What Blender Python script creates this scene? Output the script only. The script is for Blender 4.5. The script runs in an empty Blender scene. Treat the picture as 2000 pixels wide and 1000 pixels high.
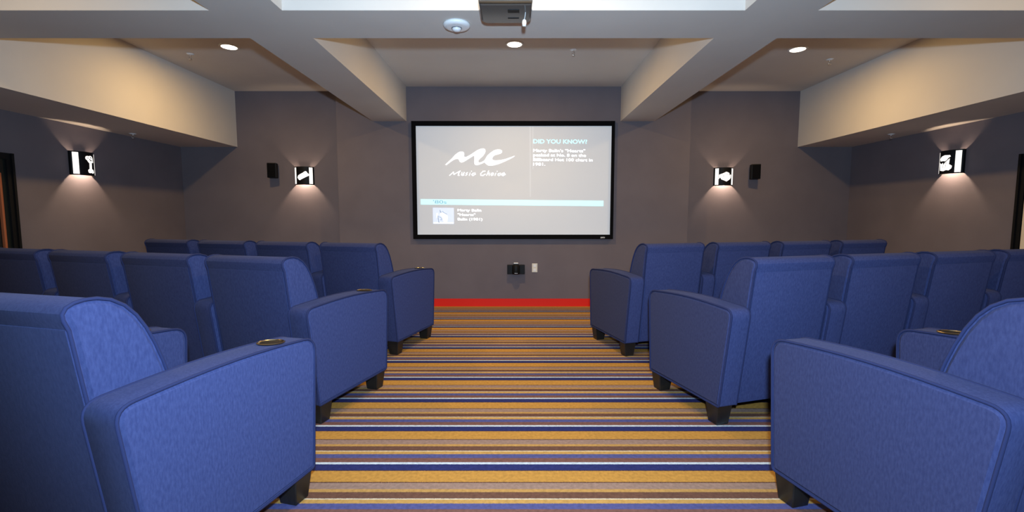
import bpy, bmesh, math, random
from mathutils import Vector
from mathutils.geometry import tessellate_polygon

random.seed(4)
SC = bpy.context.scene
C = SC.collection
PI = math.pi

# ------------------------------------------------------------------ camera
cam_d = bpy.data.cameras.new('camera')
cam_d.sensor_width = 36.0
cam_d.lens = 899.0 * 36.0 / 2000.0
cam_d.shift_x = -0.0015
cam_d.clip_start = 0.05
cam = bpy.data.objects.new('camera', cam_d)
C.objects.link(cam)
cam.location = (0, 0, 1.22)
cam.rotation_euler = (math.radians(90 - 4.883), 0, 0)
SC.camera = cam

# ------------------------------------------------------------------ world, flash, exposure
w = bpy.data.worlds.new('world'); SC.world = w
w.use_nodes = True
w.node_tree.nodes['Background'].inputs[0].default_value = (0.55, 0.65, 1.0, 1)
w.node_tree.nodes['Background'].inputs[1].default_value = 0.03
SC.view_settings.view_transform = 'Standard'
SC.view_settings.look = 'None'
SC.view_settings.gamma = 1.0
SC.view_settings.use_curve_mapping = False
SC.view_settings.exposure = 0.0

FLASH = 160.0           # the photographer's flash, just above the camera, tilted up to the ceiling
CAN = 34.0              # each recessed downlight
CAN_ADDED = 9.0  # base power of the added, unseen downlights over the nearest row
SCONCE = 2.0
fl = bpy.data.lights.new('camera_flash', 'AREA')
fl.shape = 'DISK'; fl.size = 0.09; fl.energy = FLASH; fl.color = (0.52, 0.75, 1.0)
flo = bpy.data.objects.new('camera_flash', fl); C.objects.link(flo)
flo.location = (0.03, -0.05, 1.45)
flo.rotation_euler = (math.radians(90 + 8), 0, 0)

WARM = (1.0, 0.645, 0.25)

# ------------------------------------------------------------------ dimensions of the room
XL, XR = -4.58, 4.66          # side walls
YF, YS, YB = 6.216, 6.44, -2.6    # centre wall, side parts of the front wall, back wall
BUMP = 2.345
ZC, ZB, ZS = 2.924, 2.476, 2.176  # ceiling, beam underside, soffit underside
SL, SR = -3.80, 3.91          # soffit faces
BI, BO = 1.415, 1.86          # beam inner and outer faces
T0, T1 = 2.93, 3.37           # cross beam
U0, U1 = -0.50, -0.06         # cross beam above the camera

# ------------------------------------------------------------------ materials
def srgb(r, g, b):
    f = lambda c: (c/255/12.92) if c/255 <= 0.04045 else ((c/255+0.055)/1.055)**2.4
    return (f(r), f(g), f(b), 1)

def base_mat(name, col, rough=0.6, metal=0.0, spec=0.5):
    m = bpy.data.materials.new(name); m.use_nodes = True
    b = m.node_tree.nodes['Principled BSDF']
    b.inputs['Base Color'].default_value = col
    b.inputs['Roughness'].default_value = rough
    b.inputs['Metallic'].default_value = metal
    b.inputs['Specular IOR Level'].default_value = spec
    return m

def nd(m, t, **kw):
    n = m.node_tree.nodes.new(t)
    for k, v in kw.items(): setattr(n, k, v)
    return n

def noise_mat(name, c1, c2, scale, rough=0.8, bump=0.0, bscale=None, spec=0.3, stretch=(1, 1, 1), detail=4):
    m = base_mat(name, c1, rough, 0, spec)
    nt = m.node_tree; b = nt.nodes['Principled BSDF']
    tc = nd(m, 'ShaderNodeTexCoord'); mp = nd(m, 'ShaderNodeMapping')
    mp.inputs['Scale'].default_value = stretch
    nt.links.new(tc.outputs['Object'], mp.inputs['Vector'])
    n = nd(m, 'ShaderNodeTexNoise'); n.inputs['Scale'].default_value = scale; n.inputs['Detail'].default_value = detail
    nt.links.new(mp.outputs[0], n.inputs['Vector'])
    r = nd(m, 'ShaderNodeValToRGB')
    r.color_ramp.elements[0].position = 0.32; r.color_ramp.elements[1].position = 0.68
    r.color_ramp.elements[0].color = c1; r.color_ramp.elements[1].color = c2
    nt.links.new(n.outputs['Fac'], r.inputs[0]); nt.links.new(r.outputs[0], b.inputs['Base Color'])
    if bump:
        n2 = nd(m, 'ShaderNodeTexNoise'); n2.inputs['Scale'].default_value = bscale or scale*4; n2.inputs['Detail'].default_value = 3
        nt.links.new(tc.outputs['Object'], n2.inputs['Vector'])
        bp = nd(m, 'ShaderNodeBump'); bp.inputs['Strength'].default_value = bump; bp.inputs['Distance'].default_value = 0.004
        nt.links.new(n2.outputs['Fac'], bp.inputs['Height']); nt.links.new(bp.outputs[0], b.inputs['Normal'])
    return m

def emit_mat(name, col, strength):
    m = bpy.data.materials.new(name); m.use_nodes = True
    nt = m.node_tree; nt.nodes.clear()
    e = nt.nodes.new('ShaderNodeEmission'); o = nt.nodes.new('ShaderNodeOutputMaterial')
    e.inputs[0].default_value = col; e.inputs[1].default_value = strength
    nt.links.new(e.outputs[0], o.inputs[0])
    return m

NAP = 0.36
def velvet(name, c1, c2):
    m = noise_mat(name, c1, c2, 110.0, 0.95, 0.2, 600, 0.1, (1.3, 1.3, 0.45), 10)
    nt = m.node_tree; b = nt.nodes['Principled BSDF']
    # the pile leans sideways round the chair (nap), which turns the shading normal
    ge = nd(m, 'ShaderNodeNewGeometry')
    cr = nd(m, 'ShaderNodeVectorMath', operation='CROSS_PRODUCT'); cr.inputs[0].default_value = (0, 0, -NAP)
    nt.links.new(ge.outputs['Normal'], cr.inputs[1])
    ad = nd(m, 'ShaderNodeVectorMath', operation='ADD'); nt.links.new(ge.outputs['Normal'], ad.inputs[0]); nt.links.new(cr.outputs[0], ad.inputs[1])
    nm = nd(m, 'ShaderNodeVectorMath', operation='NORMALIZE'); nt.links.new(ad.outputs[0], nm.inputs[0])
    bp = [n for n in nt.nodes if n.bl_idname == 'ShaderNodeBump'][0]
    nt.links.new(nm.outputs[0], bp.inputs['Normal'])
    b.inputs['Sheen Weight'].default_value = 0.04
    b.inputs['Sheen Roughness'].default_value = 0.45
    b.inputs['Sheen Tint'].default_value = (0.45, 0.55, 1.0, 1)
    return m

def g(v): return (v[0], v[1], v[2], 1)
M = {}
M['wall'] = noise_mat('wall_paint', g((.146, .123, .136)), g((.160, .135, .149)), 3.0, 0.75, 0.12, 160)
M['ceil'] = noise_mat('ceiling_paint', g((.62, .575, .53)), g((.65, .605, .555)), 2.0, 0.85, 0.08, 140)
M['red'] = base_mat('red_gloss_trim', g((.74, .016, .004)), 0.5, 0, 0.25)
M['fabric'] = velvet('blue_velvet', g((.034, .044, .126)), g((.049, .062, .163)))
M['piping'] = base_mat('blue_piping', g((.020, .027, .085)), 0.9, 0, 0.2)
M['leg'] = noise_mat('black_wood', g((.008, .007, .006)), g((.016, .013, .011)), 30, 0.4, 0, None, 0.5, (1, 1, 0.2))
M['bronze'] = base_mat('bronze_metal', g((.36, .27, .15)), 0.28, 1.0)
M['black'] = base_mat('black_satin', g((.005, .005, .006)), 0.55, 0, 0.2)
M['frame'] = base_mat('black_velvet_frame', g((.003, .003, .004)), 0.9, 0, 0.1)
M['gloss'] = base_mat('black_gloss_plastic', g((.085, .075, .068)), 0.10)
M['grey'] = base_mat('grey_plastic', g((.16, .16, .17)), 0.4)
M['white'] = base_mat('white_plastic', g((.78, .78, .78)), 0.4)
M['ivory'] = base_mat('ivory_plastic', g((.72, .66, .55)), 0.4)
M['chrome'] = base_mat('chrome', g((.75, .75, .76)), 0.2, 1.0)
M['bulb'] = emit_mat('sconce_glow', (1, .93, .86, 1), 1.6)
M['disc'] = emit_mat('downlight_glow', (1, .88, .68, 1), 14.0)
M['port_blue'] = base_mat('blue_port', g((.03, .22, .75)), 0.4)
M['wood'] = noise_mat('orange_wood', g((.30, .085, .035)), g((.38, .12, .05)), 12, 0.45, 0, None, 0.4, (1, 1, .1))
M['cream'] = noise_mat('cream_door_paint', g((.72, .60, .44)), g((.76, .64, .48)), 4, 0.5)
M['dglass'] = base_mat('dark_door_glass', g((.010, .012, .010)), 0.12)
# picture on the screen (a projected image gives off light)
def screen_mat(name, col, em):
    m = base_mat(name, col, 0.9, 0, 0.05)
    b = m.node_tree.nodes['Principled BSDF']
    b.inputs['Emission Color'].default_value = col; b.inputs['Emission Strength'].default_value = em
    return m
M['screen'] = screen_mat('screen_cloth', g((.62, .65, .69)), 0.27)
M['s_white'] = screen_mat('projected_white', g((.98, .98, 1.0)), 0.85)
M['s_cyan'] = screen_mat('projected_cyan', g((.58, .96, 1.0)), 0.62)
M['s_line'] = screen_mat('projected_line', g((.70, .73, .77)), 0.33)
M['s_grey'] = screen_mat('projected_grey', g((.45, .62, .70)), 0.35)
M['s_blue'] = screen_mat('projected_pale_blue', g((.70, .80, 1.0)), 0.50)
M['s_dark'] = screen_mat('projected_slate', g((.42, .50, .62)), 0.30)

# striped carpet
def carpet():
    m = base_mat('striped_carpet', (1, 1, 1, 1), 1.0, 0, 0.05)
    nt = m.node_tree; b = nt.nodes['Principled BSDF']
    tc = nd(m, 'ShaderNodeTexCoord'); sp = nd(m, 'ShaderNodeSeparateXYZ')
    nt.links.new(tc.outputs['Object'], sp.inputs[0])
    # slight waviness of the weave
    wn = nd(m, 'ShaderNodeTexNoise'); wn.inputs['Scale'].default_value = 180; wn.inputs['Detail'].default_value = 2
    nt.links.new(tc.outputs['Object'], wn.inputs['Vector'])
    a0 = nd(m, 'ShaderNodeMath', operation='MULTIPLY_ADD'); a0.inputs[1].default_value = 0.006; a0.inputs[2].default_value = -0.003
    nt.links.new(wn.outputs['Fac'], a0.inputs[0])
    a1 = nd(m, 'ShaderNodeMath', operation='SUBTRACT'); a1.inputs[0].default_value = 2.121
    nt.links.new(sp.outputs['Y'], a1.inputs[1])
    a2 = nd(m, 'ShaderNodeMath', operation='ADD'); nt.links.new(a1.outputs[0], a2.inputs[0]); nt.links.new(a0.outputs[0], a2.inputs[1])
    a3 = nd(m, 'ShaderNodeMath', operation='DIVIDE'); a3.inputs[1].default_value = 0.410; nt.links.new(a2.outputs[0], a3.inputs[0])
    a4 = nd(m, 'ShaderNodeMath', operation='FLOORED_MODULO'); a4.inputs[1].default_value = 1.0; nt.links.new(a3.outputs[0], a4.inputs[0])
    r = nd(m, 'ShaderNodeValToRGB'); cr = r.color_ramp; cr.interpolation = 'CONSTANT'
    stops = [(0.0, (.49, .255, .058)), (.223, (.085, .038, .030)), (.240, (.300, .200, .160)), (.360, (.47, .27, .085)),
             (.416, (.145, .072, .050)), (.530, (.60, .52, .38)), (.549, (.50, .29, .085)), (.617, (.085, .090, .235)),
             (.708, (.180, .088, .072)), (.805, (.52, .60, .68)), (.853, (.028, .034, .135)), (.982, (.050, .030, .045))]
    while len(cr.elements) < len(stops): cr.elements.new(0.5)
    for e, (p, c) in zip(cr.elements, stops): e.position = p; e.color = g(c)
    nt.links.new(a4.outputs[0], r.inputs[0])
    n = nd(m, 'ShaderNodeTexNoise'); n.inputs['Scale'].default_value = 55; n.inputs['Detail'].default_value = 8
    nt.links.new(tc.outputs['Object'], n.inputs['Vector'])
    hs = nd(m, 'ShaderNodeMapRange'); hs.inputs[1].default_value = .3; hs.inputs[2].default_value = .7; hs.inputs[3].default_value = .82; hs.inputs[4].default_value = 1.15
    nt.links.new(n.outputs['Fac'], hs.inputs[0])
    mx = nd(m, 'ShaderNodeMix', data_type='RGBA', blend_type='MULTIPLY'); mx.inputs[0].default_value = 1.0
    nt.links.new(r.outputs[0], mx.inputs[6]); nt.links.new(hs.outputs[0], mx.inputs[7])
    nt.links.new(mx.outputs[2], b.inputs['Base Color'])
    n2 = nd(m, 'ShaderNodeTexNoise'); n2.inputs['Scale'].default_value = 350
    nt.links.new(tc.outputs['Object'], n2.inputs['Vector'])
    bp = nd(m, 'ShaderNodeBump'); bp.inputs['Strength'].default_value = 0.5; bp.inputs['Distance'].default_value = 0.004
    nt.links.new(n2.outputs['Fac'], bp.inputs['Height']); nt.links.new(bp.outputs[0], b.inputs['Normal'])
    return m
M['carpet'] = carpet()

# ------------------------------------------------------------------ mesh helpers
def link(name, me, mat, parent=None, smooth=False):
    if mat and not me.materials: me.materials.append(mat)
    if smooth:
        for p in me.polygons: p.use_smooth = True
    o = bpy.data.objects.new(name, me); C.objects.link(o)
    if parent: o.parent = parent
    return o

def to_mesh(bm, name='mesh'):
    bmesh.ops.recalc_face_normals(bm, faces=bm.faces[:])
    me = bpy.data.meshes.new(name); bm.to_mesh(me); bm.free()
    return me

def add_box(bm, x0, x1, y0, y1, z0, z1, bev=0.0):
    vs = [bm.verts.new((x, y, z)) for z in (z0, z1) for y in (y0, y1) for x in (x0, x1)]
    fs = [bm.faces.new([vs[i] for i in q]) for q in ((0, 2, 3, 1), (4, 5, 7, 6), (0, 1, 5, 4), (2, 6, 7, 3), (0, 4, 6, 2), (1, 3, 7, 5))]
    if bev:
        es = list({e for f in fs for e in f.edges})
        bmesh.ops.bevel(bm, geom=es, offset=bev, segments=2, affect='EDGES', profile=0.6)

def box_obj(name, mat, b, parent=None, bev=0.0, smooth=False):
    bm = bmesh.new(); add_box(bm, *b, bev=bev)
    return link(name, to_mesh(bm, name), mat, parent, smooth)

def lathe(bm, prof, n=24, axis='Z', center=(0, 0, 0)):
    """prof: list of (r, h); closed where r == 0"""
    rings = []
    cx, cy, cz = center
    def pt(r, h, a):
        if axis == 'Z': return (cx+r*math.cos(a), cy+r*math.sin(a), cz+h)
        if axis == 'Y': return (cx+r*math.cos(a), cy+h, cz+r*math.sin(a))
        return (cx+h, cy+r*math.cos(a), cz+r*math.sin(a))
    for r, h in prof:
        if r <= 1e-6: rings.append([bm.verts.new(pt(0, h, 0))])
        else: rings.append([bm.verts.new(pt(r, h, 2*PI*i/n)) for i in range(n)])
    for a, b in zip(rings, rings[1:]):
        for i in range(n):
            j = (i+1) % n
            if len(a) == 1 and len(b) == 1: continue
            if len(a) == 1: bm.faces.new((a[0], b[i], b[j]))
            elif len(b) == 1: bm.faces.new((a[i], a[j], b[0]))
            else: bm.faces.new((a[i], a[j], b[j], b[i]))

def lathe_obj(name, mat, prof, n=24, axis='Z', center=(0, 0, 0), parent=None, smooth=True):
    bm = bmesh.new(); lathe(bm, prof, n, axis, center)
    return link(name, to_mesh(bm, name), mat, parent, smooth)

def tube(bm, pts, r, n=6, closed=False):
    pts = [Vector(p) for p in pts]; k = len(pts); rings = []
    for i, p in enumerate(pts):
        a = pts[(i-1) % k] if (closed or i > 0) else p
        b = pts[(i+1) % k] if (closed or i < k-1) else p
        t = (b-a).normalized()
        ref = Vector((1, 0, 0)) if abs(t.x) < 0.8 else Vector((0, 0, 1))
        u = t.cross(ref).normalized(); v = t.cross(u)
        rings.append([bm.verts.new(p + u*r*math.cos(2*PI*q/n) + v*r*math.sin(2*PI*q/n)) for q in range(n)])
    for i in range(k if closed else k-1):
        a, b = rings[i], rings[(i+1) % k]
        for q in range(n):
            bm.faces.new((a[q], a[(q+1) % n], b[(q+1) % n], b[q]))
    if not closed:
        bm.faces.new(rings[0]); bm.faces.new(rings[-1][::-1])

def round_poly(pts, seg=5):
    """pts: (y, z, radius) -> rounded outline"""
    out = []; k = len(pts)
    for i, (y, z, r) in enumerate(pts):
        p = Vector((y, z)); a = Vector(pts[i-1][:2]); b = Vector(pts[(i+1) % k][:2])
        if r <= 0: out.append((y, z)); continue
        d1 = (a-p).normalized(); d2 = (b-p).normalized()
        ang = d1.angle(d2); cut = min(r/math.tan(ang/2), (a-p).length*.48, (b-p).length*.48)
        p1 = p+d1*cut; p2 = p+d2*cut
        for s in range(seg+1):
            t = s/seg
            q = p1*(1-t)**2 + p*2*t*(1-t) + p2*t*t
            out.append((q.x, q.y))
    return out

def inset_poly(poly, d):
    k = len(poly); out = []
    area = sum(poly[i][0]*poly[(i+1) % k][1]-poly[(i+1) % k][0]*poly[i][1] for i in range(k))
    sg = 1 if area > 0 else -1
    for i in range(k):
        a, p, b = Vector(poly[i-1]), Vector(poly[i]), Vector(poly[(i+1) % k])
        e1 = (p-a); e2 = (b-p)
        n = Vector((0.0, 0.0))
        for e in (e1, e2):
            if e.length > 1e-7: n += Vector((-e.y, e.x)).normalized()*sg
        if n.length > 1e-7: n.normalize()
        out.append(tuple(p+n*d))
    return out

def prism_x(bm, loops):
    """loops: list of (x, [(y,z),...]) with equal counts; caps both ends"""
    rings = [[bm.verts.new((x, y, z)) for y, z in pl] for x, pl in loops]
    k = len(rings[0])
    for a, b in zip(rings, rings[1:]):
        for i in range(k):
            bm.faces.new((a[i], a[(i+1) % k], b[(i+1) % k], b[i]))
    f1 = bm.faces.new(rings[0]); f2 = bm.faces.new(rings[-1][::-1])
    bmesh.ops.triangulate(bm, faces=[f1, f2])

def soft_prism(bm, x0, x1, poly, e=0.012):
    i1 = inset_poly(poly, e*1.5); i2 = inset_poly(poly, e*0.75); i3 = inset_poly(poly, e*.15)
    h = e*.55
    prism_x(bm, [(x0, i1), (x0+h, i2), (x0+e*.3, i3), (x0+e, poly), (x1-e, poly), (x1-e*.3, i3), (x1-h, i2), (x1, i1)])

def smooth_by_angle(me, deg=40):
    for p in me.polygons: p.use_smooth = True
    bm = bmesh.new(); bm.from_mesh(me)
    for e in bm.edges:
        if len(e.link_faces) == 2 and e.calc_face_angle(0) > math.radians(deg): e.smooth = False
    bm.to_mesh(me); bm.free()

def empty(name, loc, rz=0.0):
    o = bpy.data.objects.new(name, None); C.objects.link(o)
    o.location = loc; o.rotation_euler = (0, 0, rz); o.empty_display_size = 0.1
    return o

def tag(o, label, cat, group=None):
    o['label'] = label; o['category'] = cat
    if group: o['group'] = group
    return o

def struct(name, mat, boxes, parent=None):
    bm = bmesh.new()
    for b in boxes: add_box(bm, *b)
    o = link(name, to_mesh(bm, name), mat, parent)
    if parent is None: o['kind'] = 'structure'
    return o

# ------------------------------------------------------------------ the room
struct('floor', M['carpet'], [(XL-.1, XR+.1, YB-.1, YS+.1, -.1, 0)])
struct('ceiling', M['ceil'], [(XL-.1, XR+.1, YB-.1, YS+.1, ZC, ZC+.1)])
struct('wall_front', M['wall'], [(XL-.1, XR+.1, YS, YS+.12, 0, ZC), (-BUMP, BUMP, YF, YS, 0, ZC)])
struct('wall_left', M['wall'], [(XL-.12, XL, YB, YS, 0, ZC)])
struct('wall_right', M['wall'], [(XR, XR+.12, YB, YS, 0, ZC)])
struct('wall_back', M['wall'], [(XL-.1, XR+.1, YB-.12, YB, 0, ZC)])
# soffits along the side walls, long beams, cross beams
struct('trim_1', M['ceil'], [(XL, SL, YB, YS, ZS, ZC)])['label'] = 'deep cream soffit along the left wall'
struct('trim_2', M['ceil'], [(SR, XR, YB, YS, ZS, ZC)])['label'] = 'deep cream soffit along the right wall'
struct('trim_3', M['ceil'], [(-BO, -BI, YB, YF, ZB, ZC)])['label'] = 'painted ceiling beam running to the left of the screen'
struct('trim_4', M['ceil'], [(BI, BO, YB, YF, ZB, ZC)])['label'] = 'painted ceiling beam running to the right of the screen'
struct('trim_5', M['ceil'], [(SL, -BO, T0, T1, ZB, ZC), (-BI, BI, T0, T1, ZB, ZC), (BO, SR, T0, T1, ZB, ZC)])['label'] = 'cross beam spanning the room above the seats'
struct('trim_6', M['ceil'], [(SL, -BO, U0, U1, ZB, ZC), (-BI, BI, U0, U1, ZB, ZC), (BO, SR, U0, U1, ZB, ZC)])['label'] = 'cross beam spanning the room at its rear'
bt = 0.014
struct('baseboard_front', M['red'], [(-BUMP-bt, BUMP+bt, YF-bt, YF, 0, .105), (-BUMP-bt, -BUMP, YF, YS-bt, 0, .105), (BUMP, BUMP+bt, YF, YS-bt, 0, .105),
                                     (XL, -BUMP-bt, YS-bt, YS, 0, .105), (BUMP+bt, XR, YS-bt, YS, 0, .105)])
struct('baseboard_left', M['red'], [(XL, XL+bt, 4.27, YS-bt, 0, .105)])
struct('baseboard_right', M['red'], [(XR-bt, XR, 4.27, YS-bt, 0, .105)])

# doors in the side walls
def door(name, X, s, leaf_mat, far, near, label):
    """s = +1: the room lies towards +x"""
    bm = bmesh.new()
    def b(d0, d1, y0, y1, z0, z1):
        xs = sorted((X+s*d0, X+s*d1)); add_box(bm, xs[0], xs[1], y0, y1, z0, z1)
    cw = 0.055
    b(0, .03, far-cw, far, 0, 1.79); b(0, .03, near, near+cw, 0, 1.79); b(0, .03, near+cw, far-cw, 1.79-cw, 1.79)
    b(.03, .045, far-.02, far, 0, 1.79)
    o = link(name, to_mesh(bm, name), M['black']); o['kind'] = 'structure'; o['label'] = label
    bm = bmesh.new(); b(0, .012, near+cw, far-cw, 0, 1.79-cw)
    link('door_leaf', to_mesh(bm, 'door_leaf'), leaf_mat, o)
    return o
d1 = door('door_1', XL, 1, M['dglass'], 4.242, 3.30, 'black framed dark glass door in the left wall')
bm = bmesh.new(); add_box(bm, XL+.012, XL+.040, 4.108, 4.128, .25, 1.61, bev=.006)
link('pull_bar', to_mesh(bm), M['wood'], d1)
bm = bmesh.new(); add_box(bm, XL+.012, XL+.03, 3.36, 4.09, .15, .95)
link('lower_panel', to_mesh(bm), M['dglass'], d1)
d2 = door('door_2', XR, -1, M['black'], 4.268, 3.30, 'black framed door in the right wall with a cream panel')
bm = bmesh.new(); add_box(bm, XR-.03, XR-.012, 3.40, 4.204, .12, 1.38, bev=.005)
link('cream_panel', to_mesh(bm), M['cream'], d2)

# ------------------------------------------------------------------ theater armchairs
PITCH, AW = 0.708, 0.132
CUPY, CUPZ = .545, .7165
ARM = [(0.0, .125, .015), (.693, .125, .02), (.728, .700, .065), (-.080, .708, .05)]
def arm_outline():
    o = round_poly(ARM, 6)
    # gently crowned top
    out = []
    dense = []
    k = len(o)
    for i in range(k):
        a, b = o[i], o[(i+1) % k]
        n = 8 if math.dist(a, b) > .3 else 1
        for s in range(n): dense.append((a[0]+(b[0]-a[0])*s/n, a[1]+(b[1]-a[1])*s/n))
    for y, z in dense:
        if z > .6:
            t = (y+.08)/.808
            z += .020*math.sin(PI*min(1, max(0, t)))*min(1, (z-.6)/.08)
        out.append((y, z))
    return out
BACK = [(.028, .125), (-.079, .912), (-.090, .942), (-.092, .960), (-.083, .976), (-.064, .986), (-.038, .991), (-.008, .990), (.028, .980),
        (.064, .957), (.095, .922), (.122, .876), (.146, .820), (.168, .755), (.188, .680), (.204, .590), (.21, .45), (.21, .125)]
BACK_SEAM = BACK[1:17]

def fin(bm, mir, name, deg=35):
    if mir:
        for v in bm.verts: v.co.x = -v.co.x
    me = to_mesh(bm, name); smooth_by_angle(me, deg); return me

def chair_meshes(mir):
    R = {}
    ol = arm_outline()
    bm = bmesh.new(); soft_prism(bm, 0, AW, ol, .012); R['arm'] = fin(bm, mir, 'arm')
    seam = inset_poly(ol, .002)
    for q, x in enumerate((.004, AW-.004)):
        bm = bmesh.new(); tube(bm, [(x, y, z) for y, z in seam], .0055, 6, True)
        R['arm_piping%d' % q] = fin(bm, mir, 'arm_piping', 80)
    # cup holder sunk in the arm top near its front
    bm = bmesh.new()
    lathe(bm, [(.050, .0), (.052, .004), (.047, .006), (.043, .002), (.041, -.004), (.040, -.0035), (0, -.0030)], 28)
    slope = math.atan2(-.008+.0, .8)
    for v in bm.verts:
        v.co = v.co + Vector((AW/2, CUPY, CUPZ))
        v.co.z += (v.co.y-CUPY)*-.06
    R['cup_holder'] = fin(bm, mir, 'cup_holder', 50)
    bm = bmesh.new(); lathe(bm, [(.040, .0030), (.036, .0015), (0, .0012)], 24)
    for v in bm.verts:
        v.co = v.co + Vector((AW/2, CUPY, CUPZ)); v.co.z += (v.co.y-CUPY)*-.06
    R['cup_well'] = fin(bm, mir, 'cup_well', 50)
    x0, x1 = AW+.003, PITCH-.003
    bm = bmesh.new(); soft_prism(bm, x0, x1, BACK, .012); R['backrest'] = fin(bm, mir, 'backrest')
    pn = round_poly([(.021, .135, .004), (.034, .135, .004), (-.070, .915, .004), (-.084, .915, .004)], 2)
    bm = bmesh.new(); soft_prism(bm, x0+.012, x1-.012, pn, .004); R['back_panel'] = fin(bm, mir, 'back_panel')
    for q, x in enumerate((x0+.004, x1-.004)):
        bm = bmesh.new()
        tube(bm, [(x, .026-.108*s/6, .14+.79*s/6) for s in range(6)] + [(x, y, z) for y, z in BACK_SEAM], .0055, 6)
        R['back_piping%d' % q] = fin(bm, mir, 'back_piping', 80)
    sc = round_poly([(.19, .30, .03), (.715, .30, .04), (.725, .475, .07), (.19, .455, .05)], 5)
    bm = bmesh.new(); soft_prism(bm, x0, x1, sc, .02); R['seat_cushion'] = fin(bm, mir, 'seat_cushion')
    sb = round_poly([(.20, .135, .01), (.70, .135, .01), (.70, .298, .01), (.20, .298, .01)], 2)
    bm = bmesh.new(); soft_prism(bm, x0, x1, sb, .008); R['seat_base'] = fin(bm, mir, 'seat_base')
    for nm, y0 in (('leg_rear', .020), ('leg_front', .585)):
        bm = bmesh.new()
        a, b = .006, .014
        lo = [(.012+b, y0+b), (.122-b, y0+b), (.122-b, y0+.105-b), (.012+b, y0+.105-b)]
        hi = [(.012, y0), (.122, y0), (.122, y0+.105), (.012, y0+.105)]
        vl = [bm.verts.new((x, y, 0)) for x, y in lo]; vh = [bm.verts.new((x, y, .128)) for x, y in hi]
        bm.faces.new(vl[::-1]); bm.faces.new(vh)
        for i in range(4): bm.faces.new((vl[i], vl[(i+1) % 4], vh[(i+1) % 4], vh[i]))
        bmesh.ops.bevel(bm, geom=bm.edges[:], offset=.004, segments=1, affect='EDGES')
        R[nm] = fin(bm, mir, 'leg', 20)
    return R
CM = {'R': chair_meshes(False), 'L': chair_meshes(True)}

def arm_parts(root, R, dx, cup=True):
    a = link('arm', R['arm'], M['fabric'], root); a.location.x = dx
    for q in (0, 1): link('piping', R['arm_piping%d' % q], M['piping'], a)
    if cup:
        c = link('cup_holder', R['cup_holder'], M['bronze'], a); c['label'] = 'bronze cup holder ring'
        link('cup_well', R['cup_well'], M['black'], a)
    for n in ('leg_rear', 'leg_front'):
        l = link('leg', R[n], M['leg'], root); l.location.x = dx

def make_chair(side, X, Y, th, label, group, end, cup):
    R = CM[side]; s = 1 if side == 'R' else -1
    root = empty('theater_armchair', (X, Y, 0), s*th)
    tag(root, label, 'armchair', group)
    arm_parts(root, R, 0, cup)
    b = link('backrest', R['backrest'], M['fabric'], root)
    for q in (0, 1): link('piping', R['back_piping%d' % q], M['piping'], b)
    link('back_panel', R['back_panel'], M['fabric'], b)
    link('seat_cushion', R['seat_cushion'], M['fabric'], root)
    link('seat_base', R['seat_base'], M['fabric'], root)
    if end: arm_parts(root, R, s*PITCH)
    return root

ORD = ['aisle seat', 'second seat from the aisle', 'third seat from the aisle', 'seat nearest the wall']
ROWS = [('R', 0, 1.292, 1.245, .250, 1), ('L', 0, -1.044, 1.261, .255, 1),
        ('R', 1, 1.175, 2.560, .289, 4), ('L', 1, -1.119, 2.578, .302, 4),
        ('R', 2, .961, 3.897, .272, 4), ('L', 2, -1.011, 3.942, .292, 4)]
for side, row, X, Y, th, n in ROWS:
    s = 1 if side == 'R' else -1
    sd = 'right' if side == 'R' else 'left'
    rn = ['row nearest the camera', 'middle row', 'row nearest the screen'][row]
    for i in range(n):
        x = X+s*i*PITCH*math.cos(th); y = Y+i*PITCH*math.sin(th)
        if row == 0: lb = f'large blue velvet armchair in the {sd} foreground, cut off by the picture edge'
        else: lb = f'blue velvet armchair, {ORD[i]} in the {sd} {rn}'
        make_chair(side, x, y, th, lb, 'blue theater armchairs in angled rows', i == n-1, side == 'L' or i > 0)

# ------------------------------------------------------------------ projection screen
# local picture coordinates: u, v in photograph pixels of the picture area mapped linearly onto the cloth
SX0, SX1, SZ0, SZ1 = -1.288, 1.293, .980, 2.410
YSC = YF-.030
def sp(u, v):
    return (SX0+(u-813)/(1190-813)*(SX1-SX0), SZ1-(v-247)/(458-247)*(SZ1-SZ0))
scr = empty('projection_screen', (0, YF, .92))
tag(scr, 'wide projection screen with black frame showing a music channel, on the front wall', 'screen')
def scr_child(name, bm, mat, label=None):
    for v in bm.verts: v.co -= Vector((0, YF, .92))
    o = link(name, to_mesh(bm, name), mat, scr)
    if label: o['label'] = label
    return o
bm = bmesh.new(); add_box(bm, SX0-.005, SX1+.005, YSC, YF-.004, SZ0-.005, SZ1+.005); scr_child('screen_cloth', bm, M['screen'], 'pale projected picture')
fx0, fx1, fz0, fz1 = -1.343, 1.332, .922, 2.470
for b in ((fx0, fx1, YF-.055, YF-.002, fz0, SZ0), (fx0, fx1, YF-.055, YF-.002, SZ1, fz1), (fx0, SX0, YF-.055, YF-.002, SZ0, SZ1), (SX1, fx1, YF-.055, YF-.002, SZ0, SZ1)):
    bm = bmesh.new(); add_box(bm, *b); scr_child('frame_rail', bm, M['frame'], 'black frame rail')

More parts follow.
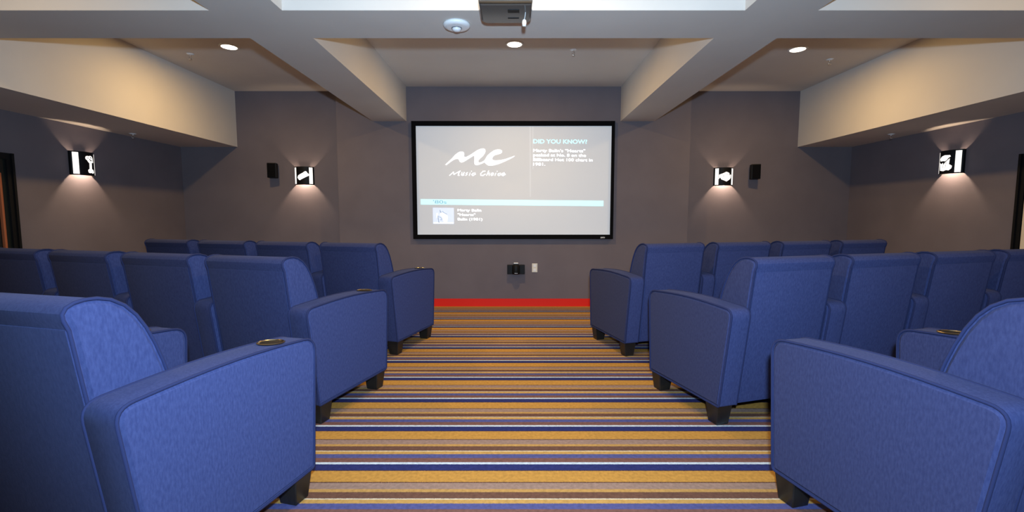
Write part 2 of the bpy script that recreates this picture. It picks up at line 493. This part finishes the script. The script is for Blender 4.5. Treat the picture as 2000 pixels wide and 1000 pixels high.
def flat_poly(bm, pts, y):
    co = [Vector((sp(*p)[0], y, sp(*p)[1])) for p in pts]
    vs = [bm.verts.new(c) for c in co]
    for t in tessellate_polygon([[Vector((c.x, c.z, 0)) for c in co]]):
        try: bm.faces.new([vs[i] for i in t])
        except ValueError: pass
def flat_stroke(bm, pts, wd, y):
    for a, b in zip(pts, pts[1:]):
        A = Vector(sp(*a)); B = Vector(sp(*b)); d = (B-A)
        if d.length < 1e-6: continue
        d.normalize(); n = Vector((-d.y, d.x))*wd/2; e = d*wd*.3
        q = [A-e+n, A-e-n, B+e-n, B+e+n]
        bm.faces.new([bm.verts.new((p.x, y, p.y)) for p in q])
def thicken(bm, d=.0008):
    r = bmesh.ops.extrude_face_region(bm, geom=bm.faces[:])
    for v in [x for x in r['geom'] if isinstance(x, bmesh.types.BMVert)]: v.co.y += d
YT = YSC-.0012
def flat_child(name, mat, polys=(), strokes=(), y=YT, label=None):
    bm = bmesh.new()
    for p in polys: flat_poly(bm, p, y)
    for p, wd in strokes: flat_stroke(bm, p, wd, y)
    thicken(bm)
    return scr_child(name, bm, mat, label)

zq = lambda l: [(860+a/13.333, 280+b/13.333) for a, b in l]
LOGO = zq([(115, 550), (200, 470), (290, 390), (370, 300), (440, 245), (500, 215), (560, 212), (600, 230), (610, 280), (600, 330), (620, 355), (660, 350), (760, 300),
    (860, 235), (950, 175), (1040, 140), (1110, 132), (1150, 155), (1160, 200), (1140, 260), (1090, 330), (1020, 390), (975, 440), (970, 480), (1000, 495), (1060, 480),
    (1130, 440), (1160, 390), (1210, 310), (1290, 240), (1380, 180), (1470, 155), (1540, 160), (1585, 190), (1585, 230), (1550, 265), (1480, 285), (1390, 310), (1345, 350),
    (1330, 400), (1350, 430), (1420, 440), (1550, 430), (1680, 400), (1800, 360), (1900, 322), (1915, 330), (1880, 355), (1780, 410), (1650, 470), (1520, 525), (1400, 560),
    (1300, 578), (1230, 570), (1170, 530), (1130, 490), (1060, 525), (980, 555), (910, 562), (875, 535), (865, 470), (875, 390), (870, 325), (840, 325), (760, 375), (660, 440),
    (580, 485), (530, 495), (490, 470), (475, 430), (450, 400), (400, 400), (330, 430), (240, 490), (150, 560)])
flat_child('logo', M['s_white'], [LOGO], label='white brush script MC logo')
SCRIPT = [[(225, 828), (330, 738), (338, 800), (500, 712), (462, 775), (448, 822), (480, 826)], [(548, 748), (535, 812), (562, 826), (603, 750), (592, 826)],
    [(692, 752), (655, 772), (680, 800), (640, 828)], [(760, 762), (735, 828)], [(792, 716), (797, 722)], [(890, 762), (832, 772), (800, 808), (828, 830), (900, 792)],
    [(1150, 716), (1090, 722), (1032, 780), (1032, 822), (1090, 830), (1150, 792)], [(1240, 706), (1185, 828)], [(1212, 790), (1260, 762), (1250, 828)],
    [(1330, 762), (1297, 800), (1312, 830), (1350, 810), (1362, 772), (1330, 762)], [(1425, 768), (1400, 828)], [(1457, 718), (1462, 724)],
    [(1550, 768), (1492, 780), (1475, 812), (1500, 830), (1560, 800)], [(1578, 808), (1650, 778), (1640, 758), (1592, 776), (1576, 818), (1610, 834), (1670, 800)]]
flat_child('script_lettering', M['s_white'], strokes=[(zq(l), .0105) for l in SCRIPT], label='white script reading Music Choice')
flat_child('title_band', M['s_cyan'], [[(820, 388), (1176.5, 391.2), (1176.5, 402), (820, 398.8)]], label='pale cyan band')
flat_child('divider_line', M['s_line'], [[(1032.6, 248), (1033.6, 248), (1034.2, 384), (1033.2, 384)], [(1038.0, 248), (1038.8, 248), (1039.2, 330), (1038.4, 330)]])
flat_child('album_thumbnail', M['s_blue'], [[(843.5, 405), (884.5, 405.3), (884.5, 437), (843.5, 436.7)]], label='pale blue picture thumbnail')
cq = lambda l: [(815+a/14.286, 380+b/14.286) for a, b in l]
flat_child('thumbnail_figure', M['s_white'], [cq([(640, 490), (700, 500), (800, 560), (820, 640), (800, 750), (720, 770), (690, 690), (660, 600), (600, 560)]), cq([(430, 770), (980, 770), (980, 800), (430, 800)]),
           cq([(500, 520), (540, 510), (560, 600), (520, 640)])], y=YT-.0012)
flat_child('thumbnail_lines', M['s_dark'], strokes=[(cq([(545, 580), (575, 780)]), .010), (cq([(560, 590), (600, 620), (650, 650), (655, 700), (610, 690)]), .006), (cq([(610, 420), (615, 475), (650, 480)]), .010), (cq([(680, 460), (720, 500), (800, 540)]), .008)], y=YT-.0024)

def text_mesh(body):
    cu = bpy.data.curves.new('text', 'FONT'); cu.body = body; cu.size = 1.0; cu.offset = 0.0; cu.resolution_u = 3
    o = bpy.data.objects.new('text', cu); C.objects.link(o)
    bpy.context.view_layer.update()
    me = bpy.data.meshes.new_from_object(o.evaluated_get(bpy.context.evaluated_depsgraph_get()))
    bpy.data.objects.remove(o); bpy.data.curves.remove(cu)
    return me
def text(body, u0, u1, vbase, vcap, mat, name='projected_text', slope=.009, cap=.72, y=YT, label=None, bold=.5):
    """left and right end, baseline and capital top given in picture coordinates"""
    me = text_mesh(body)
    xs = [v.co.x for v in me.vertices]; a, b = min(xs), max(xs)
    bm = bmesh.new(); bm.from_mesh(me); bpy.data.meshes.remove(me)
    if bold:                      # heavier strokes: the outline repeated a hair to each side
        dx = bold*(b-a)/(u1-u0)
        base = bm.faces[:]
        for v in bm.verts: v.co.x -= dx/2
        dup = bmesh.ops.duplicate(bm, geom=base)
        for v in [q for q in dup['geom'] if isinstance(q, bmesh.types.BMVert)]: v.co.x += dx
    for v in bm.verts:
        u = u0+(v.co.x-a)/(b-a)*(u1-u0)
        vv = vbase-(v.co.y/cap)*(vbase-vcap)+(u-u0)*slope
        x, z = sp(u, vv); v.co = Vector((x, y, z))
    thicken(bm)
    return scr_child(name, bm, mat, label)
text('DID YOU KNOW?', 1039.4, 1142.8, 280.0, 272.0, M['s_cyan'], label='cyan heading DID YOU KNOW?')
text('Marty Balin\'s "Hearts"', 1039.4, 1139.5, 296.4, 290.8, M['s_white'])
text('peaked at No. 8 on the', 1039.4, 1141, 305.0, 299.4, M['s_white'])
text('Billboard Hot 100 chart in', 1039.4, 1154, 313.9, 308.3, M['s_white'])
text('1981.', 1039.5, 1062.5, 322.8, 317.2, M['s_white'])
text("'80s", 844.5, 870.5, 396.8, 389.9, M['s_grey'], y=YT-.0012)
text('Marty Balin', 892, 938, 412.0, 407.2, M['s_white'])
text('"Hearts"', 892, 926.5, 420.8, 416.0, M['s_white'])
text('Balin (1981)', 892, 940, 429.6, 424.8, M['s_white'])
text('avo', 1171.5, 1179.5, 464.9, 461.4, M['white'], 'badge', 0, .62, YF-.0562, 'small silver badge lettering')

# ------------------------------------------------------------------ recessed downlights
def downlight(x, y, energy, label, z=ZC):
    r = empty('recessed_downlight', (x, y, z)); tag(r, label, 'ceiling light', 'recessed downlights')
    lathe_obj('trim_ring', M['white'], [(.070, -.001), (.072, -.008), (.088, -.006), (.092, 0), (.070, 0)], 32, parent=r)
    lathe_obj('lens', M['disc'], [(.071, -.0005), (.071, -.006), (.03, -.008), (0, -.0085)], 28, parent=r)
    L = bpy.data.lights.new('downlight_lamp', 'AREA'); L.shape = 'DISK'; L.size = .13; L.energy = energy; L.color = WARM; L.spread = math.radians(180)
    o = bpy.data.objects.new('downlight_lamp', L); C.objects.link(o); o.parent = r; o.location = (0, 0, -.014)
    return r
downlight(-2.86, 4.79, CAN*.77, 'lit recessed downlight in the left ceiling bay')
downlight(0.01, 4.72, CAN, 'lit recessed downlight in the centre ceiling bay before the screen')
downlight(2.90, 4.86, CAN*.77, 'lit recessed downlight in the right ceiling bay')
for x, nm in ((-2.86, 'left'), (0.0, 'centre'), (2.90, 'right')):  # added lamps out of view, brightening the foreground carpet and the cross beam
    downlight(x, 1.95, CAN_ADDED*(3.0 if x == 0 else 1.5), f'recessed downlight in the {nm} bay above the nearest row')

# ------------------------------------------------------------------ sprinklers and detector
def sprinkler(x, y, z, label):
    r = empty('sprinkler_head', (x, y, z)); tag(r, label, 'sprinkler', 'fire sprinkler heads')
    lathe_obj('escutcheon', M['white'], [(0, -.010), (.014, -.010), (.034, -.004), (.036, 0), (0, 0)], 20, parent=r)
    bm = bmesh.new()
    lathe(bm, [(0, -.010), (.010, -.010), (.009, -.022), (0, -.022)], 12)
    for s in (-1, 1): tube(bm, [(s*.008, 0, -.02), (s*.013, 0, -.032), (s*.010, 0, -.044), (s*.002, 0, -.052)], .0028, 5)
    link('frame', to_mesh(bm), M['chrome'], r, True)
    lathe_obj('deflector', M['chrome'], [(0, -.050), (.014, -.052), (.016, -.054), (.014, -.056), (0, -.057)], 14, parent=r)
sprinkler(-3.397, 5.0, ZC, 'small white sprinkler in the left ceiling bay')
sprinkler(.613, 4.88, ZC, 'small white sprinkler in the centre ceiling bay')
sprinkler(3.44, 5.17, ZC, 'small white sprinkler in the right ceiling bay')
sprinkler(-4.40, 5.42, ZS, 'small white sprinkler under the left soffit')
sprinkler(4.39, 5.45, ZS, 'small white sprinkler under the right soffit')
dt = empty('smoke_detector', (-.372, 3.13, ZB)); tag(dt, 'round white detector on the cross beam left of the projector', 'detector')
lathe_obj('base', M['white'], [(0, -.001), (.088, -.001), (.088, -.012), (.080, -.022), (.060, -.026), (0, -.026)], 36, parent=dt)
lathe_obj('sensor', M['white'], [(.030, -.026), (.030, -.034), (.022, -.044), (.012, -.048), (0, -.049)], 24, parent=dt)
lathe_obj('vent_ring', M['grey'], [(.034, -.0262), (.034, -.030), (.031, -.031), (.031, -.0262)], 24, parent=dt)

# ------------------------------------------------------------------ projector
pj = empty('projector', (-.045, 2.80, 2.40)); tag(pj, 'grey glossy projector hanging from the ceiling before the cross beam', 'projector')
W2 = .152
outl = round_poly([(-W2, -.125, .02), (W2, -.125, .02), (W2, .14, .05), (-W2, .14, .05)], 6)
bm = bmesh.new()
def zloop(d, z): return [bm.verts.new((x, y, z)) for x, y in inset_poly(outl, d)]
lp = [zloop(.014, 0), zloop(.004, .006), zloop(0, .018), zloop(0, .105), zloop(.01, .112)]
k = len(outl)
for a, b in zip(lp, lp[1:]):
    for i in range(k): bm.faces.new((a[i], a[(i+1) % k], b[(i+1) % k], b[i]))
bm.faces.new(lp[0][::-1]); bm.faces.new(lp[-1])
me = to_mesh(bm, 'body'); smooth_by_angle(me, 30); link('body', me, M['gloss'], pj)
box_obj('rear_seam', M['black'], (-.148, .148, -.1275, -.120, .004, .014), pj)
bp_ = box_obj('port_panel', M['grey'], (-.135, .135, -.129, -.124, .022, .098), pj)
for x0, x1, z0, z1, mt in ((-.085, -.050, .030, .046, 'white'), (-.035, -.015, .030, .042, 'black'), (-.005, .020, .030, .042, 'ivory'), (.045, .060, .030, .045, 'white'), (.085, .105, .028, .048, 'port_blue'), (-.07, .0, .06, .082, 'black'), (.03, .10, .06, .08, 'white')):
    box_obj('port', M[mt], (x0, x1, -.133, -.128, z0, z1), bp_)
box_obj('control_panel', M['black'], (.012, .078, -.060, -.020, -.003, .002), pj, .0015)
box_obj('label_plate', M['black'], (.012, .078, .050, .060, -.0025, .002), pj)
lathe_obj('lens', M['black'], [(0, .150), (.030, .150), (.036, .145), (.038, .130), (0, .130)], 28, 'Y', (.075, 0, .055), pj)
bm = bmesh.new(); tube(bm, [(.115, -.02, .010), (.112, -.030, -.022), (.108, -.034, -.045)], .002, 5)
tagp = link('tether', to_mesh(bm), M['white'], pj)
bm = bmesh.new(); lathe(bm, [(0, -.006), (.010, -.006), (.013, .010), (.012, .026), (.005, .034), (0, .034)], 14, 'Z', (.107, -.036, -.078))
link('hanging_cap', to_mesh(bm), M['white'], tagp, True)
lathe_obj('mount_pole', M['black'], [(0, .125), (.019, .125), (.019, ZC-2.40-.012), (0, ZC-2.40-.012)], 18, parent=pj)
box_obj('mount_plate', M['black'], (-.09, .09, -.07, .07, .110, .126), pj, .004)
lathe_obj('ceiling_plate', M['black'], [(0, ZC-2.40-.012), (.06, ZC-2.40-.012), (.065, ZC-2.40), (0, ZC-2.40)], 24, parent=pj)

# ------------------------------------------------------------------ wall sconces
SRD, SH, SA = .148, .246, math.radians(60)
def sconce(loc, rz, icon, label, marks=()):
    """local frame: wall plane y = 0, room towards -y, base of shade at z = 0"""
    r = empty('wall_sconce', loc, rz); tag(r, label, 'wall lamp', 'black movie themed wall sconces')
    yoff = SRD*math.cos(SA)-.022
    def P(a, z, d=0.0): return (math.sin(a)*(SRD+d), yoff-(math.cos(a)*(SRD+d)), z)
    bm = bmesh.new(); n = 24
    arc = [-SA+2*SA*i/n for i in range(n+1)]
    xe = SRD*math.sin(SA)
    outer = [(-xe, 0)] + [P(a, 0)[:2] for a in arc] + [(xe, 0)]
    inner = [(-xe+.003, 0)] + [P(a, 0, -.003)[:2] for a in arc] + [(xe-.003, 0)]
    vo = [[bm.verts.new((x, y, z)) for x, y in outer] for z in (0, SH)]
    vi = [[bm.verts.new((x, y, z)) for x, y in inner] for z in (0, SH)]
    m = len(outer)
    for i in range(m-1):
        bm.faces.new((vo[0][i], vo[0][i+1], vo[1][i+1], vo[1][i])); bm.faces.new((vi[0][i+1], vi[0][i], vi[1][i], vi[1][i+1]))
        bm.faces.new((vo[0][i+1], vo[0][i], vi[0][i], vi[0][i+1])); bm.faces.new((vo[1][i], vo[1][i+1], vi[1][i+1], vi[1][i]))
    for q in (0, m-1): bm.faces.new((vo[0][q], vo[1][q], vi[1][q], vi[0][q]))
    me = to_mesh(bm, 'shade'); smooth_by_angle(me, 30); link('shade', me, M['black'], r)
    # glowing cut-outs, following the curve of the shade
    def cut(name, polys, mat='bulb', d=.0020):
        bm = bmesh.new()
        for pl in polys:
            vs = [bm.verts.new((a, 0, z)) for a, z in pl]
            for t in tessellate_polygon([[Vector((a, z, 0)) for a, z in pl]]):
                try: bm.faces.new([vs[i] for i in t])
                except ValueError: pass
        bmesh.ops.subdivide_edges(bm, edges=bm.edges[:], cuts=6, use_grid_fill=True)
        bmesh.ops.triangulate(bm, faces=bm.faces[:])
        for v in bm.verts: v.co = Vector(P(v.co.x, v.co.z, d))
        rr = bmesh.ops.extrude_face_region(bm, geom=bm.faces[:])
        for v in [x for x in rr['geom'] if isinstance(x, bmesh.types.BMVert)]: v.co.y += .0008
        return link(name, to_mesh(bm, name), M[mat], r)
    rd = math.radians
    for a0, a1 in ((-54, -36), (36, 54)):
        cut('light_slot', [[(rd(a0), .012), (rd(a1), .012), (rd(a1), SH-.012), (rd(a0), SH-.012)]])['label'] = 'glowing vertical slot'
    cut('light_cutout', icon)['label'] = 'glowing cut-out picture'
    for mk in marks: cut('cutout_rib', [mk], 'black', .0040)
    # lamp inside
    lathe_obj('bulb', M['bulb'], [(0, -.03), (.014, -.022), (.018, 0), (.014, .022), (0, .03)], 12, 'Z', (0, -.045, .135), r)
    box_obj('back_plate', M['white'], (-.09, .09, -.006, -.001, .02, SH-.02), r)
    box_obj('lamp_holder', M['white'], (-.022, .022, -.065, -.006, .172, .190), r)
    for zz, en, ang in ((.115, SCONCE, 0), (.15, SCONCE*.35, 180)):
        L = bpy.data.lights.new('sconce_lamp', 'SPOT'); L.energy = en*10; L.color = (1, .74, .52); L.shadow_soft_size = .015
        L.spot_size = math.radians(150); L.spot_blend = .5
        o = bpy.data.objects.new('sconce_lamp', L); C.objects.link(o); o.parent = r; o.location = (0, -.072, zz); o.rotation_euler = (math.radians(ang), 0, 0)
    return r

def trace(pts, cx, R, view, ztop, zbot, flip=1):
    """front view sketch -> (angle, height) on the shade"""
    out = []
    for x, y in pts:
        s = max(-1, min(1, (x-cx)/R))
        a = math.asin(s)+view
        out.append((max(-SA*.95, min(SA*.95, a)), SH*(zbot-y)/(zbot-ztop)))
    return out
rd = math.radians
fl_ = lambda p: trace(p, 1108, 259, rd(24), 330, 760)
TICKET = [fl_([(908, 590), (925, 540), (1015, 485), (1078, 440), (1108, 450), (1122, 480), (1160, 512), (1158, 545), (1140, 552), (955, 655), (935, 640)])]
fr_ = lambda p: trace(p, 490, 259, rd(-24), 355, 785)
SNACK = [fr_([(448, 525), (530, 497), (600, 460), (640, 475), (672, 495), (655, 520), (702, 530), (700, 600), (672, 642), (610, 690), (560, 665), (500, 640), (470, 590), (440, 630)])]
lw = lambda p: trace(p, 426, 426, rd(-47), 300, 810)
CUPS = [lw([(655, 430), (670, 395), (710, 385), (735, 390), (765, 375), (800, 390), (815, 430), (820, 520), (790, 525), (785, 660), (815, 680), (828, 730), (805, 758), (765, 745), (735, 755), (705, 735), (700, 690), (735, 660), (740, 540), (710, 510), (690, 475), (665, 460)])]
rw = lambda p: trace(p, 775, 426, rd(47), 255, 765)
POPCORN = [rw([(365, 430), (400, 378), (460, 357), (575, 365), (592, 395), (540, 425), (510, 465), (470, 490), (440, 478), (380, 480)]),
           rw([(365, 512), (400, 545), (430, 518), (440, 570), (470, 522), (575, 435), (562, 560), (590, 572), (632, 600), (622, 650), (565, 692), (510, 680), (450, 700), (380, 680)])]
TICKET_M = [fl_([(1028, 495), (1064, 484), (1066, 490), (1032, 501)]), fl_([(985, 530), (1012, 514), (1014, 519), (988, 535)]), fl_([(955, 560), (975, 548), (977, 553), (958, 565)])]
SNACK_M = [fr_([(595, 512), (640, 520), (640, 526), (595, 520)]), fr_([(535, 550), (550, 548), (550, 562), (535, 564)]), fr_([(655, 532), (690, 545), (688, 552), (653, 540)])]
CUPS_M = [lw([(738, 430), (770, 470), (795, 470), (790, 490), (760, 492), (742, 465)]), lw([(755, 405), (775, 400), (785, 430), (775, 440)]), lw([(700, 425), (715, 415), (722, 440), (708, 445)])]
POPCORN_M = [rw([(437, 570), (443, 570), (444, 640), (440, 640)]), rw([(500, 505), (508, 498), (490, 640), (485, 640)])]
zf = 1.779-SH/2
sconce((-2.885, YS, zf), 0, TICKET, 'black sconce with a glowing ticket cut-out on the front wall', TICKET_M)
sconce((2.895, YS, zf-.012), 0, SNACK, 'black sconce with a glowing rounded cut-out beside the right speaker', SNACK_M)
sconce((XL, 4.93, 1.775-SH/2), PI/2, CUPS, 'black sconce with a slim glowing figure cut-out on the left wall', CUPS_M)
sconce((XR, 4.94, 1.793-SH/2), -PI/2, POPCORN, 'black sconce with a glowing popcorn cut-out on the right wall', POPCORN_M)

# ------------------------------------------------------------------ speakers and outlet
def wall_speaker(x, z, rz, label):
    r = empty('wall_speaker', (x, YS, z)); tag(r, label, 'speaker', 'small wall speakers')
    b = box_obj('cabinet', M['black'], (-.058, .058, -.155, -.045, -.10, .10), r, .010); b.rotation_euler = (0, 0, rz)
    gq = box_obj('grille', M['frame'], (-.050, .050, -.161, -.153, -.09, .09), r, .003); gq.rotation_euler = (0, 0, rz)
    box_obj('bracket', M['black'], (-.02, .02, -.06, 0, -.03, .03), r)
wall_speaker(-3.30, 1.845, rd(12), 'small black speaker on the front wall left of the ticket sconce')
wall_speaker(3.31, 1.828, rd(-12), 'small black speaker on the front wall right of the screen')
cs = empty('center_speaker', (.033, YF, .512)); tag(cs, 'wide black center speaker on the wall below the screen', 'speaker')
box_obj('cabinet', M['black'], (-.118, .118, -.080, 0, -.060, .060), cs, .004)
lathe_obj('tweeter_pod', M['black'], [(0, -.058), (.050, -.058), (.054, -.045), (.052, .050), (.040, .070), (0, .074)], 28, 'Z', (0, -.075, 0), cs)
box_obj('logo_plate', M['chrome'], (-.020, .020, -.132, -.126, -.047, -.040), cs)
box_obj('cap', M['white'], (-.030, .030, -.085, -.060, .078, .094), cs, .004)
box_obj('stem', M['black'], (-.03, .03, -.08, -.05, .055, .079), cs)
ot = empty('wall_outlet', (.287, YF, .528)); tag(ot, 'ivory outlet plate on the wall beside the center speaker', 'outlet')
box_obj('cover_plate', M['ivory'], (-.037, .037, -.007, 0, -.060, .060), ot, .002)
for zz in (-.028, .028): box_obj('receptacle', M['white'], (-.017, .017, -.0095, -.006, zz-.017, zz+.017), ot, .002)
